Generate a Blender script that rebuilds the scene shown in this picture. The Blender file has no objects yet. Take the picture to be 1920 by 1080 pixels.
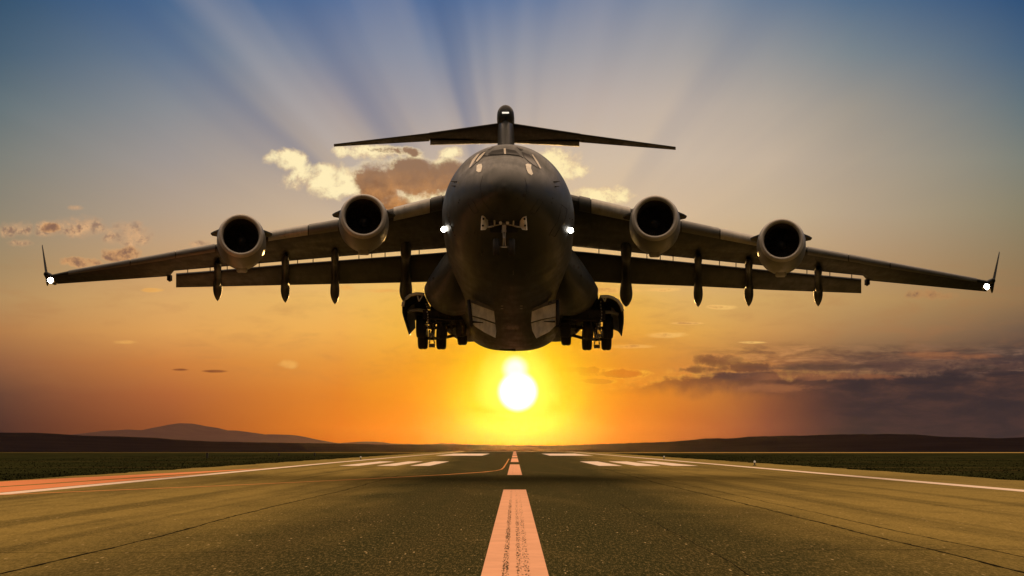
import bpy, bmesh, math, random
import numpy as np
from mathutils import Vector, Matrix
from mathutils.bvhtree import BVHTree
random.seed(7)
SC = bpy.context.scene
COL = SC.collection
R = math.radians

# ------------------------------------------------------------------ camera
F, CX, CY, H = 3400.0, 965.0, 838.0, 1.77      # focal length (photo pixels), vanishing point, eye height (m)
cam = bpy.data.cameras.new('camera'); cam.sensor_width = 36; cam.lens = 36*F/1920
cam.shift_x = -(CX-960)/1920; cam.shift_y = (CY-540)/1920
cam.clip_start = .1; cam.clip_end = 60000
co = bpy.data.objects.new('camera', cam); COL.objects.link(co)
co.location = (0, 0, H); co.rotation_euler = (R(90), 0, 0)
SC.camera = co
SC.view_settings.view_transform = 'Standard'; SC.view_settings.look = 'None'
SC.view_settings.exposure = 0; SC.view_settings.gamma = 1
SC.render.resolution_x = 1024; SC.render.resolution_y = 576
try:
    SC.cycles.max_bounces = 5; SC.cycles.volume_bounces = 0
except Exception: pass

def W(px, py, Y):
    return Vector(((px-CX)/F*Y, Y, H+(CY-py)/F*Y))

# ------------------------------------------------------------------ node helper
class V:
    """a value in a node tree; arithmetic makes Math nodes"""
    def __init__(s, t, sock): s.t, s.s = t, sock
    def _m(s, op, *a, clamp=False):
        n = s.t.nodes.new('ShaderNodeMath'); n.operation = op; n.use_clamp = clamp
        for i, v in enumerate((s,)+a):
            if isinstance(v, V): s.t.links.new(v.s, n.inputs[i])
            else: n.inputs[i].default_value = v
        return V(s.t, n.outputs[0])
    def __add__(s, o): return s._m('ADD', o)
    __radd__ = __add__
    def __sub__(s, o): return s._m('SUBTRACT', o)
    def __rsub__(s, o): return (s*-1)+o
    def __mul__(s, o): return s._m('MULTIPLY', o)
    __rmul__ = __mul__
    def __truediv__(s, o): return s._m('DIVIDE', o)
    def max(s, o): return s._m('MAXIMUM', o)
    def min(s, o): return s._m('MINIMUM', o)
    def pow(s, o): return s._m('POWER', o)
    def abs(s): return s._m('ABSOLUTE')
    def sqrt(s): return s._m('SQRT')
    def exp(s): return s._m('EXPONENT')
    def atan2(s, o): return s._m('ARCTAN2', o)
    def ss(s, a, b):                     # smoothstep a..b (b may be below a)
        n = s.t.nodes.new('ShaderNodeMapRange'); n.interpolation_type = 'SMOOTHSTEP'
        inv = b < a
        if inv: a, b = b, a
        s.t.links.new(s.s, n.inputs[0]); n.inputs[1].default_value = a; n.inputs[2].default_value = b
        n.inputs[3].default_value = 1 if inv else 0; n.inputs[4].default_value = 0 if inv else 1
        return V(s.t, n.outputs[0])
def lin(c):
    return tuple(((v/255)/12.92 if v/255 <= .04045 else ((v/255+.055)/1.055)**2.4) for v in c)+(1,)
def put(t, sock, v):
    if isinstance(v, V): t.links.new(v.s, sock)
    elif isinstance(v, (tuple, list)): sock.default_value = tuple(v) if len(v) == 4 else tuple(v)+(1,)
    elif sock.type == 'RGBA': sock.default_value = (v,v,v,1)
    else: sock.default_value = v
def mix(t, f, a, b, mode='MIX'):
    n = t.nodes.new('ShaderNodeMix'); n.data_type = 'RGBA'; n.blend_type = mode
    put(t, n.inputs[0], f); put(t, n.inputs[6], a); put(t, n.inputs[7], b)
    return V(t, n.outputs[2])
def ramp(t, f, stops, interp='LINEAR'):
    n = t.nodes.new('ShaderNodeValToRGB'); cr = n.color_ramp; cr.interpolation = interp
    while len(cr.elements) < len(stops): cr.elements.new(.5)
    for e, (p, c) in zip(cr.elements, stops): e.position = p; e.color = c
    put(t, n.inputs[0], f)
    return V(t, n.outputs[0])
def combine(t, x, y, z=0.0):
    n = t.nodes.new('ShaderNodeCombineXYZ')
    for i, v in enumerate((x, y, z)): put(t, n.inputs[i], v)
    return V(t, n.outputs[0])
def noise(t, vec, scale, detail=4, rough=.55, dist=0.0):
    n = t.nodes.new('ShaderNodeTexNoise'); n.inputs['Scale'].default_value = scale
    n.inputs['Detail'].default_value = detail; n.inputs['Roughness'].default_value = rough
    n.inputs['Distortion'].default_value = dist
    if vec is not None: t.links.new(vec.s, n.inputs['Vector'])
    return V(t, n.outputs['Fac'])

# ------------------------------------------------------------------ sky
def make_world():
    w = bpy.data.worlds.new('World'); SC.world = w; w.use_nodes = True
    t = w.node_tree; t.nodes.clear()
    out = t.nodes.new('ShaderNodeOutputWorld'); bg = t.nodes.new('ShaderNodeBackground')
    t.links.new(bg.outputs[0], out.inputs[0])
    tc = t.nodes.new('ShaderNodeTexCoord'); sp = t.nodes.new('ShaderNodeSeparateXYZ')
    t.links.new(tc.outputs['Generated'], sp.inputs[0])
    x, y, z = (V(t, sp.outputs[i]) for i in range(3))
    hyp = (x*x+y*y).sqrt().max(.001)
    ye = y.max(hyp*.3)
    P = x/ye*F+CX                        # bearing and height on the tangent plane of the sunset
    Q = z/ye*(-F)+CY
    rows = [0, 100, 200, 300, 400, 500, 560, 620, 680, 740, 800, 838]
    cols = {
     0:   [(56,84,110),(76,98,116),(101,115,120),(127,128,120),(145,134,114),(165,138,100),(180,142,94),(178,125,76),(146,96,64),(104,68,52),(80,50,42),(74,46,38)],
     320: [(76,104,140),(108,124,144),(138,141,146),(160,151,146),(180,158,136),(202,160,112),(218,167,102),(222,160,88),(204,128,64),(176,100,54),(148,80,44),(132,72,38)],
     640: [(94,116,154),(136,141,158),(166,156,156),(186,168,152),(206,180,150),(228,184,118),(236,184,98),(240,176,84),(230,152,62),(226,132,42),(224,120,30),(206,104,26)],
     800: [(88,112,152),(126,136,158),(160,154,158),(194,174,156),(214,186,152),(236,194,120),(246,202,96),(250,205,86),(251,188,60),(254,176,36),(252,152,16),(232,132,14)],
     960: [(102,122,157),(148,150,161),(180,168,162),(204,182,160),(222,192,156),(240,202,126),(246,204,92),(248,200,76),(248,188,52),(252,184,30),(250,166,6),(236,150,4)],
     1120:[(118,130,156),(156,154,160),(190,174,163),(210,188,163),(224,194,155),(232,190,122),(244,198,92),(246,192,82),(242,176,62),(250,168,36),(246,146,24),(228,128,22)],
     1280:[(124,135,154),(162,158,158),(195,179,164),(210,189,165),(214,186,152),(216,176,122),(222,175,100),(226,168,80),(212,142,64),(214,130,48),(198,106,46),(180,90,44)],
     1440:[(112,128,148),(152,152,152),(184,171,156),(200,180,157),(202,178,145),(200,164,116),(206,163,98),(202,148,84),(160,104,62),(150,88,52),(144,78,54),(132,66,48)],
     1600:[(88,112,138),(126,136,141),(160,152,140),(176,161,141),(182,161,134),(184,149,109),(188,149,95),(168,128,84),(116,82,64),(84,56,52),(90,52,50),(82,45,47)],
     1920:[(50,82,120),(76,100,124),(103,117,122),(128,130,118),(138,129,104),(144,120,86),(146,115,79),(112,88,70),(70,54,54),(44,36,41),(40,33,38),(42,30,37)]}
    tq = (Q+20)/880.0
    xs = sorted(cols); c = None
    for i, px in enumerate(xs):
        r = ramp(t, tq, [((q+20)/880, lin(k)) for q, k in zip(rows, cols[px])], 'B_SPLINE' if False else 'EASE' if False else 'LINEAR')
        c = r if c is None else mix(t, P.ss(xs[i-1], px) if False else ((P-xs[i-1])/(px-xs[i-1]))._m('ADD', 0, clamp=True), c, r)
    # crepuscular rays fanning out from behind the clouds
    wv = noise(t, combine(t, P/400.0, Q/400.0), 1.0, 2, .5)
    dx, dy = P-962+(wv-.5)*40, (Q*-1)+640
    ang = dx.atan2(dy.max(1))*(180/math.pi)
    rad = (dx*dx+dy*dy).sqrt()
    rs = [(-90,.5),(-62,.50),(-56,.47),(-52,.38),(-48.5,.24),(-46,.48),(-42.5,.74),(-39,.62),(-36,.44),(-32,.20),(-28,.34),(-24,.58),(-18,.64),(-15,.46),(-12.5,.16),(-10,.24),(-8,.46),(-6.3,.40),(-4,.50),(-1,.44),(2,.56),(5,.46),(9,.58),(15,.62),(19,.52),(23,.60),(29,.58),(33,.50),(37,.36),(42,.44),(90,.5)]
    rv = ramp(t, (ang+90)/180.0, [((a+90)/180, (v, v, v, 1)) for a, v in rs], 'EASE')
    rn = noise(t, combine(t, ang/4.5, rad/900.0), 1.0, 3, .5)
    amp = rad.ss(180, 430)*Q.ss(520, 300)
    k = (rv-.5)+(rn-.5)*.12
    kk = k*amp
    c = mix(t, (kk*.85)._m('MAXIMUM', 0, clamp=True), c, lin((196,188,184)))
    c = mix(t, (kk*-1.15)._m('MAXIMUM', 0, clamp=True), c, lin((60,90,134)))
    # shared cloud noises
    pv = combine(t, P/100.0, Q/100.0)
    n1 = noise(t, pv, 2.1, 7, .62, .25)
    n2 = noise(t, combine(t, P/100.0, Q/28.0, 5.0), 1.1, 6, .6, .3)
    n4 = noise(t, combine(t, P/100.0, Q/80.0, 9.0), 1.7, 8, .6, .15)
    n3 = noise(t, combine(t, P/100.0, Q/100.0, 3.0), 5.5, 5, .65)
    def blob(cx, cy, rx, ry, nn=n1, a=3.2, soft=.5, bias=0.0):
        e = ((P-cx)/rx); g = ((Q-cy)/ry)
        return ((e*e+g*g)*-1+.75+bias+(nn-.5)*a)
    def layer(c, d, edge, core, lo=0.0, hi=.45, c0=.3, c1=1.0, op=1.0, k=1.0):
        al = d.ss(lo, hi)*op
        return mix(t, al, c, mix(t, (d+(n3-.5)*1.3*k+(n1-.5)*.7*k).ss(c0, c1), edge, core))
    def uni(*ds):
        r = ds[0]
        for d in ds[1:]: r = r.max(d)
        return r
    cream, tan = lin((255,222,158)), lin((160,108,66))
    d = uni(blob(620,338,98,40,a=3.2,bias=.15), blob(710,287,90,21,a=3.0,bias=.1), blob(538,298,46,28,a=3.4,bias=.05), blob(838,318,34,30,a=3.0), blob(845,285,40,14,a=3.6), blob(795,372,70,24,a=3.0), blob(640,285,24,16))
    c = layer(c, d, mix(t, n3.ss(.35,.6), lin((226,190,146)), cream), lin((255,236,185)), -.05, .9, .1, .9, 1.0)
    d = uni(blob(1044,312,66,36,a=3.0,bias=.25), blob(1122,368,66,24,a=3.2,bias=.25), blob(1010,300,50,16))
    c = layer(c, d, mix(t, n3.ss(.35,.6), lin((222,188,146)), cream), lin((255,234,178)), -.05, .9, .1, .9, 1.0)
    d = uni(blob(778,334,125,44,n4,a=2.2,bias=.36), blob(712,344,62,46,n4,a=2.0,bias=.34), blob(735,385,50,40,n4,a=1.2,bias=.1), blob(745,283,60,12,n1,a=3.6))
    c = layer(c, d, lin((255,232,182)), mix(t, (Q+(n3-.5)*60).ss(300, 400), lin((150,116,90)), mix(t, n1.ss(.35,.65), lin((206,144,84)), lin((146,98,60)))), -.05, .75, .10, .60, 1.0, .8)
    # small clouds, left
    d = uni(blob(30,430,42,20,a=3.2,bias=.1), blob(92,430,38,19,a=3.0,bias=.1), blob(155,424,64,26,a=3.2,bias=.12), blob(240,440,56,30,a=3.2,bias=.12), blob(137,390,22,7), blob(378,457,24,9), blob(40,455,30,10))
    c = layer(c, d, lin((206,160,118)), mix(t, n3.ss(.40,.60), lin((226,176,126)), lin((146,110,90))), -.1, 1.2, .2, .9, .9)
    d = uni(blob(152,492,52,14,a=3.0), blob(228,478,54,19,a=3.0), blob(95,428,24,12,a=3))
    c = layer(c, d, lin((214,158,104)), lin((136,100,80)), 0, .6, .15, .9, .92)
    d = uni(blob(287,544,24,6,n2), blob(240,641,42,6,n2), blob(540,683,26,11,n1), blob(650,540,28,7,n2), blob(715,545,40,6,n2))
    c = layer(c, d, lin((235,178,96)), lin((240,176,90)), 0, .9, .2, .9, .75)
    d = uni(blob(402,696,32,4,n2,2.0), blob(338,693,20,3,n2,2.0))
    c = layer(c, d, lin((160,92,46)), lin((130,74,42)), 0, .6, .15, .9, .9)
    # small clouds, right
    d = uni(blob(1742,553,66,15,n1,3.0), blob(1845,538,36,10,n1,3.0))
    c = layer(c, d, lin((186,134,84)), lin((116,88,72)), 0, .8, .25, 1.1, .9)
    d = uni(blob(1255,628,56,7,n2,2.4), blob(1350,576,42,7,n2,2.4), blob(1290,606,40,3,n2,2.4), blob(1410,642,34,3,n2,2.4), blob(1150,545,90,8,n2,2.6), blob(1245,543,70,6,n2,2.6), blob(1180,650,60,5,n2,2.6))
    c = layer(c, d, lin((246,196,112)), lin((206,144,80)), 0, .7, .5, 1.2, .8)
    # dark bank, right
    bx = P.ss(1010, 1340); top = 684+(1-P.ss(1270, 1330))*12+P.ss(1400,1500)*10+P.ss(1640,1800)*(-16)
    bd = (Q-top)/15.0+(n2-.5)*3.4+(n1-.5)*4.0-(1-bx)*2.2
    body = mix(t, P.ss(1060, 1360), lin((206,126,44)), lin((122,76,52)))
    body = mix(t, P.ss(1290, 1620), body, lin((56,45,46)))
    body = mix(t, n2.ss(.35,.7)*.35, body, lin((92,62,54)))
    al = bd.ss(.0, 1.3)*bx*mix(t, P.ss(1350, 1640), (Q+(n1-.5)*50).ss(752, 708), 1.0)
    c = mix(t, al*1.0, c, body)
    rim = bd.ss(-.8, .25)*bd.ss(1.1, .3)*P.ss(990, 1080)*n3.ss(.35, .6)
    c = mix(t, rim*.35, c, mix(t, P.ss(1150, 1800), lin((255,196,84)), lin((140,100,76))))
    n5 = noise(t, combine(t, P/100.0, Q/20.0, 17.0), 1.5, 7, .62, .4)
    bandm = (Q+(n1-.5)*30).ss(636, 662)*(Q+(n1-.5)*30).ss(712, 690)*P.ss(1270, 1420)
    c = mix(t, bandm*n5.ss(.44, .64)*.7, c, mix(t, P.ss(1350, 1800), lin((112,76,54)), lin((70,54,53))))
    c = mix(t, bandm*n5.ss(.48, .34)*.5, c, mix(t, P.ss(1400, 1800), lin((214,150,90)), lin((138,104,84))))
    d = uni(blob(1345,676,70,17,n4,2.4,bias=.1), blob(1300,692,60,13,n4,2.4), blob(1400,688,80,14,n4,2.2))
    c = layer(c, d, lin((226,150,78)), lin((118,74,50)), -.1, .8, .1, .6, .85)
    d = uni(blob(1450,728,110,12,n2,2.6), blob(1500,706,300,10,n2,2.2), blob(1750,668,190,12,n2,2.6))
    c = layer(c, d, lin((150,92,62)), lin((168,106,66)), .1, .8, .3, 1.0, .45)
    d = uni(blob(1640,688,330,10,n2,2.4), blob(1360,705,110,12,n2,2.4), blob(1850,690,160,16,n2,2.0))
    c = layer(c, d, lin((92,66,58)), lin((62,50,48)), 0, .8, .3, 1.0, .7)
    d = uni(blob(1085,693,95,9,n1,3.4), blob(1150,700,100,11,n4,3.0), blob(1110,715,60,7,n2,2.6))
    c = layer(c, d, lin((255,206,80)), lin((214,132,40)), 0, .5, .1, .6, .9)
    # general wisps
    c = mix(t, n2.ss(.45, .8)*Q.ss(420, 600)*Q.ss(800, 640)*.28, c, lin((170,112,70)))
    # glow round the sun and its disc
    gsub = ((P-971)*(P-971)+(Q-734)*(Q-734)*1.3).sqrt().ss(420, 60)
    c = mix(t, gsub*.95, c, mix(t, 1.0, c, lin((236,188,100)), 'MULTIPLY'))
    sx, sy = P-971, Q-734
    sr = (sx*sx+sy*sy).sqrt()
    s2 = ((sx*sx)*.55+sy*sy).sqrt()
    sd2 = ((sx*sx)*.8+sy*sy*(sy.ss(-10, 40)*1.1+.9)).sqrt()
    c = mix(t, sd2.ss(205, 60)*.7, c, lin((244,190,0)))
    c = mix(t, sd2.ss(140, 40)*.75, c, lin((248,212,0)))
    c = mix(t, sd2.ss(84, 34)*.8, c, lin((255,244,70)))
    tx, ty = P-966, Q-692
    tr = (tx*tx+ty*ty).sqrt()
    c = mix(t, tr.ss(75, 15)*.7, c, lin((255,240,80)))
    c = mix(t, sr.ss(42, 27), c, (1.5, 1.45, 1.3, 1))
    c = mix(t, tr.ss(30, 9)*.9, c, (1.05, 1.03, .98, 1))
    # sky out of view: overhead brightness added to light the runway, dusk in the east
    toward = (y/hyp).ss(-.2, .6)
    up = mix(t, toward, (z/hyp).ss(.5, 1.1), (z/hyp).ss(.27, .55))
    c = mix(t, up, c, (ZEN[0], ZEN[1], ZEN[2], 1))
    side = (y/hyp).ss(.75, -.2)*(1-up)
    c = mix(t, side, c, mix(t, (z/hyp).ss(.10, .85), EAST0, EAST1))
    c = mix(t, z.ss(-.01, -.04), c, (.02, .016, .010, 1))
    t.links.new(c.s, bg.inputs[0]); bg.inputs[1].default_value = 1.0
HAZE = 6.5e-7
ZEN = (1.50, 1.02, .66)
EAST0 = (.060, .053, .046, 1); EAST1 = (.27, .235, .20, 1)
make_world()
sun = bpy.data.lights.new('sun', 'SUN'); sun.energy = 2.0; sun.angle = R(.6); sun.color = (1, .56, .17)
so = bpy.data.objects.new('sun', sun); COL.objects.link(so)
sd = Vector(((971-CX)/F, 1, (CY-734)/F)).normalized()       # towards the sun
so.rotation_euler = sd.to_track_quat('Z', 'Y').to_euler(); so.location = (0, -20, 60)

# ------------------------------------------------------------------ materials
def mat(name, col=(.1,.1,.1), rough=.6, metal=0.0, spec=.5):
    m = bpy.data.materials.new(name); m.use_nodes = True
    b = m.node_tree.nodes['Principled BSDF']
    b.inputs['Base Color'].default_value = tuple(col)+(1,); b.inputs['Roughness'].default_value = rough
    b.inputs['Metallic'].default_value = metal; b.inputs['Specular IOR Level'].default_value = spec
    return m
def objpos(t):
    g = t.nodes.new('ShaderNodeNewGeometry'); s = t.nodes.new('ShaderNodeSeparateXYZ')
    t.links.new(g.outputs['Position'], s.inputs[0])
    return V(t, g.outputs['Position']), V(t, s.outputs[0]), V(t, s.outputs[1]), V(t, s.outputs[2])
def bump(t, h, strength, dist):
    n = t.nodes.new('ShaderNodeBump'); n.inputs['Strength'].default_value = strength
    n.inputs['Distance'].default_value = dist; t.links.new(h.s, n.inputs['Height'])
    return n
def worn(name, col, rough=.5, var=.35, scale=.9, metal=0.0, spec=.5, streak=True):
    m = mat(name, col, rough, metal, spec); t = m.node_tree; b = t.nodes['Principled BSDF']
    pos, x, y, z = objpos(t)
    a = noise(t, pos, scale, 6, .6)
    f = noise(t, combine(t, x*6, y*.8, z*1.5), .9, 5, .6) if streak else noise(t, pos, scale*5, 4)
    k = a*.6+f*.4
    lo = tuple(c*(1-var) for c in col); hi = tuple(c*(1+var) for c in col)
    t.links.new(mix(t, k.ss(.3, .7), lo+(1,), hi+(1,)).s, b.inputs['Base Color'])
    t.links.new((k.ss(.3, .7)*.25+(rough-.1)).s, b.inputs['Roughness'])
    return m
M = {}
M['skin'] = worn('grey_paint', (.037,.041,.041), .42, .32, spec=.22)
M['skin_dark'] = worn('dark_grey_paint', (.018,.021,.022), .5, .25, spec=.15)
M['radome'] = worn('radome_paint', (.045,.045,.045), .5, .12, spec=.15)
M['nacelle'] = worn('nacelle_paint', (.115,.118,.112), .40, .18)
M['lip'] = worn('inlet_lip', (.36,.345,.31), .34, .15, metal=.15)
M['duct'] = worn('inlet_duct', (.035,.03,.027), .6, .2)
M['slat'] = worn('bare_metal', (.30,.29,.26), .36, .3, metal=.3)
M['slat_lit'] = worn('slat_lit_paint', (.082,.083,.078), .42, .2)  # lighter copy of the wing paint: leading-edge light put into the colour
M['liner'] = worn('door_liner_green', (.42,.40,.33), .5, .3)
M['door_in'] = worn('door_lining', (.80,.75,.62), .45, .3, scale=1.6)
M['glass'] = mat('window_glass', (.004,.004,.005), .12, 0, .03)
M['glint'] = mat('window_frame_metal', (.42,.37,.29), .3, .4)
M['line'] = mat('panel_gap', (.02,.018,.015), .8)
M['tyre'] = worn('tyre_rubber', (.018,.017,.016), .75, .2)
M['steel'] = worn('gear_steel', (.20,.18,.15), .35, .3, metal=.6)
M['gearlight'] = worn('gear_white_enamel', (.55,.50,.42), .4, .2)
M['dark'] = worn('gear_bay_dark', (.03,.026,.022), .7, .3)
M['bolt'] = mat('polished_bolt', (.85,.80,.70), .3, .1)
def lampmat(name, col, s):
    m = mat(name); b = m.node_tree.nodes['Principled BSDF']
    b.inputs['Emission Color'].default_value = tuple(col)+(1,); b.inputs['Emission Strength'].default_value = s
    return m
M['lamp'] = lampmat('lit_lamp', (1, .93, .80), 30)
M['strobe'] = lampmat('lit_position_lamp', (1, .88, .72), 1.1)
M['weak'] = lampmat('dim_runway_lens', (1, .72, .45), .35)

def paint(name, col, wear=0.0, rough=.6):
    m = mat(name, col, rough, 0, 0); t = m.node_tree; b = t.nodes['Principled BSDF']
    pos, x, y, z = objpos(t)
    n = noise(t, pos, 1.3, 6, .6); g = noise(t, pos, 45, 3, .6)
    c = mix(t, (n*.7+g*.3).ss(.3, .7), tuple(v*.84 for v in col)+(1,), tuple(col)+(1,))
    if wear:
        # flaked paint running in three bands along the stripe
        f = noise(t, combine(t, x*34, y*2.6), 1.0, 5, .8)
        def band(cx, wd): return (x-cx).abs().ss(wd, wd*.25)
        bands = (band(-.13, .09)+band(.055, .07)*.9+band(.17, .10)*.8)
        near = y.ss(75, 40)*.35+.65
        k = (f*.80+bands*.20*near*wear+noise(t, combine(t, x*3, y*.6), 1.0, 3)*.16).ss(.655, .70)*(bands*1.6).min(1.0)
        c = mix(t, k*.92, c, (.05,.042,.022,1))
    t.links.new(c.s, b.inputs['Base Color'])
    t.links.new(bump(t, g, .5, .004).outputs[0], b.inputs['Normal'])
    return m
M['white'] = paint('white_runway_paint', (.88,.72,.58))
M['peach'] = paint('centre_line_paint', (.84,.45,.27), wear=1.0)
M['peach2'] = paint('far_centre_line_paint', (.86,.46,.28))
M['orange'] = paint('shoulder_paint', (.80,.30,.13))
M['yellow'] = paint('taxi_line_paint', (.66,.30,.10))

def asphalt():
    m = mat('asphalt', (.08,.06,.03), .8); t = m.node_tree; b = t.nodes['Principled BSDF']
    pos, x, y, z = objpos(t)
    big = noise(t, combine(t, x, y*.35), .16, 5, .6, .6)
    strk = noise(t, combine(t, x*1.0, y*.018), .55, 5, .6)
    mid = noise(t, combine(t, x, y*.45), .9, 6, .65)
    gv = combine(t, x, y*.11)
    grain = noise(t, gv, 20, 4, .8)
    fine = noise(t, gv, 55, 2, .7)
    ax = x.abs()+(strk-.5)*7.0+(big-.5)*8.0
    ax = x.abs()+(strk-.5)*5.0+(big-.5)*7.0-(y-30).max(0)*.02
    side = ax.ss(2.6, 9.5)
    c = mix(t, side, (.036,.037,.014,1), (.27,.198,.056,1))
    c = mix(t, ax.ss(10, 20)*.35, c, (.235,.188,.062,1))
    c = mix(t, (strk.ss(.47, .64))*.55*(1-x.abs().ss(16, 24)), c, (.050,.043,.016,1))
    diag = noise(t, combine(t, x*.9+y*.10, y*.07), .33, 5, .6)
    c = mix(t, diag.ss(.5, .68)*.45, c, (.085,.068,.024,1))
    c = mix(t, mid.ss(.45, .72)*.35, c, (.075,.060,.022,1))
    g = (grain-.5)*1.2+(fine-.5)*1.0
    c = mix(t, (g*1.0)._m('MAXIMUM', 0, clamp=True), c, (.60,.42,.16,1))
    c = mix(t, (g*-1.6)._m('MAXIMUM', 0, clamp=True), c, (.012,.010,.004,1))
    vo = t.nodes.new('ShaderNodeTexVoronoi'); vo.inputs['Scale'].default_value = 9.0; t.links.new(gv.s, vo.inputs['Vector'])
    sp = V(t, vo.outputs['Distance']).ss(.16, .07)*noise(t, gv, 3.1, 3).ss(.48, .60)
    c = mix(t, sp*.85, c, (.62,.46,.22,1))
    t.links.new(c.s, b.inputs['Base Color'])
    b.inputs['Specular IOR Level'].default_value = 0; b.inputs['Roughness'].default_value = .75
    t.links.new(bump(t, grain*.6+fine*.4, .9, .012).outputs[0], b.inputs['Normal'])
    return m
M['asphalt'] = asphalt()
M['tar'] = mat('crack_filler', (.014,.012,.007), .9, 0, 0)
def grass():
    m = mat('meadow', (.02,.022,.006), .95, 0, 0); t = m.node_tree; b = t.nodes['Principled BSDF']
    pos, x, y, z = objpos(t)
    n = noise(t, combine(t, x, y*.3), .12, 6, .65); f = noise(t, pos, 3, 5, .7)
    c = mix(t, (n*.6+f*.4).ss(.35, .7), (.012,.014,.005,1), (.034,.035,.011,1))
    c = mix(t, (noise(t, combine(t, x*.25, y*2), .05, 4)*1.0).ss(.55, .7)*.6, c, (.075,.05,.018,1))
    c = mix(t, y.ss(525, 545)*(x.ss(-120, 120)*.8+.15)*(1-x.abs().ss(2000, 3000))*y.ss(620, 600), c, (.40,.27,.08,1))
    t.links.new(c.s, b.inputs['Base Color'])
    return m
M['grass'] = grass()
def hillmat(name, a, bcol):
    m = mat(name, a, 1, 0, 0); t = m.node_tree; b = t.nodes['Principled BSDF']
    pos, x, y, z = objpos(t)
    n = noise(t, combine(t, x, y, z*4), .004, 7, .65)
    t.links.new(mix(t, n.ss(.35, .65), a+(1,), bcol+(1,)).s, b.inputs['Base Color'])
    return m
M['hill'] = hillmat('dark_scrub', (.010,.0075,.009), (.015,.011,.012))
M['mountain'] = hillmat('hazed_mountain', (.085,.050,.046), (.095,.056,.050))  # paler, browner than the near hill: distance haze put into the colour

# ------------------------------------------------------------------ mesh helpers
def finish(name, bm, m, parent=None, smooth=False, angle=None):
    me = bpy.data.meshes.new(name)
    bmesh.ops.recalc_face_normals(bm, faces=bm.faces[:])
    if smooth:
        for f in bm.faces: f.smooth = True
        if angle:
            for e in bm.edges:
                if len(e.link_faces) == 2 and e.calc_face_angle(0) > R(angle): e.smooth = False
    bm.to_mesh(me); bm.free()
    ms = m if isinstance(m, (list, tuple)) else [m]
    for k in ms: me.materials.append(M[k])
    o = bpy.data.objects.new(name, me); COL.objects.link(o)
    if parent is not None:
        o.parent = parent; o.matrix_parent_inverse = Matrix.Translation(-WORLD[parent.name])
        WORLD[o.name] = WORLD[parent.name] if False else Vector((0,0,0))
    else: WORLD[o.name] = Vector((0,0,0))
    return o
WORLD = {}
def empty(name, loc, label, cat, group=None):
    o = bpy.data.objects.new(name, None); COL.objects.link(o); o.location = loc; o.empty_display_size = .5
    WORLD[o.name] = Vector(loc); o['label'] = label; o['category'] = cat
    if group: o['group'] = group
    return o
def loft(bm, rings, cap=True, closed=True):
    vs = [[bm.verts.new(p) for p in r] for r in rings]
    n = len(rings[0])
    for a, b in zip(vs, vs[1:]):
        for i in range(n if closed else n-1):
            j = (i+1) % n
            bm.faces.new((a[i], a[j], b[j], b[i]))
    if cap and closed:
        bm.faces.new(vs[0][::-1]); bm.faces.new(vs[-1])
    return vs
def frame(d):
    d = d.normalized(); u = Vector((0,0,1)) if abs(d.z) < .9 else Vector((1,0,0))
    a = d.cross(u).normalized(); return a, a.cross(d).normalized()
def tube(bm, pts, r, n=10, sy=1.0):
    pts = [Vector(p) for p in pts]; rings = []
    for i, p in enumerate(pts):
        d = (pts[min(i+1, len(pts)-1)]-pts[max(i-1, 0)])
        a, b = frame(d); rr = r[i] if isinstance(r, (list, tuple)) else r
        rings.append([p+a*rr*math.cos(2*math.pi*k/n)+b*rr*sy*math.sin(2*math.pi*k/n) for k in range(n)])
    loft(bm, rings)
def box(bm, c, s, rot=None):
    c = Vector(c); vs = []
    for x in (-1,1):
        for y in (-1,1):
            for z in (-1,1):
                v = Vector((x*s[0]/2, y*s[1]/2, z*s[2]/2))
                if rot: v = rot @ v
                vs.append(bm.verts.new(c+v))
    for f in ((0,1,3,2),(4,6,7,5),(0,4,5,1),(2,3,7,6),(0,2,6,4),(1,5,7,3)): bm.faces.new([vs[i] for i in f])
def plate(bm, pts, th):
    """a flat panel with thickness along its normal"""
    pts = [Vector(p) for p in pts]
    nrm = Vector((0,0,0))
    for i in range(len(pts)):
        nrm += (pts[i]-pts[0]).cross(pts[(i+1) % len(pts)]-pts[0])
    nrm.normalize()
    a = [bm.verts.new(p-nrm*th/2) for p in pts]; b = [bm.verts.new(p+nrm*th/2) for p in pts]
    bm.faces.new(a[::-1]); bm.faces.new(b)
    for i in range(len(pts)):
        j = (i+1) % len(pts); bm.faces.new((a[i], a[j], b[j], b[i]))
def lathe(bm, o, d, prof, n=64, close=False):
    d = d.normalized(); a, b = frame(d)
    rings = [[o+d*t+a*r*math.cos(2*math.pi*k/n)+b*r*math.sin(2*math.pi*k/n) for k in range(n)] for t, r in prof]
    if close:
        vs = loft(bm, rings, cap=False)
        for i in range(n):
            j = (i+1) % n; bm.faces.new((vs[-1][i], vs[-1][j], vs[0][j], vs[0][i]))
    else: loft(bm, rings, cap=False)
def herm(xs, ys, x):
    """smooth curve through points (monotone cubic)"""
    n = len(xs); x = min(max(x, xs[0]), xs[-1])
    d = [(ys[i+1]-ys[i])/(xs[i+1]-xs[i]) for i in range(n-1)]
    m = [d[0]]+[0 if d[i-1]*d[i] <= 0 else 2*d[i-1]*d[i]/(d[i-1]+d[i]) for i in range(1, n-1)]+[d[-1]]
    i = max(0, min(n-2, sum(1 for v in xs if v <= x)-1))
    h = xs[i+1]-xs[i]; t = (x-xs[i])/h
    return (2*t**3-3*t*t+1)*ys[i]+(t**3-2*t*t+t)*h*m[i]+(-2*t**3+3*t*t)*ys[i+1]+(t**3-t*t)*h*m[i+1]

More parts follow.
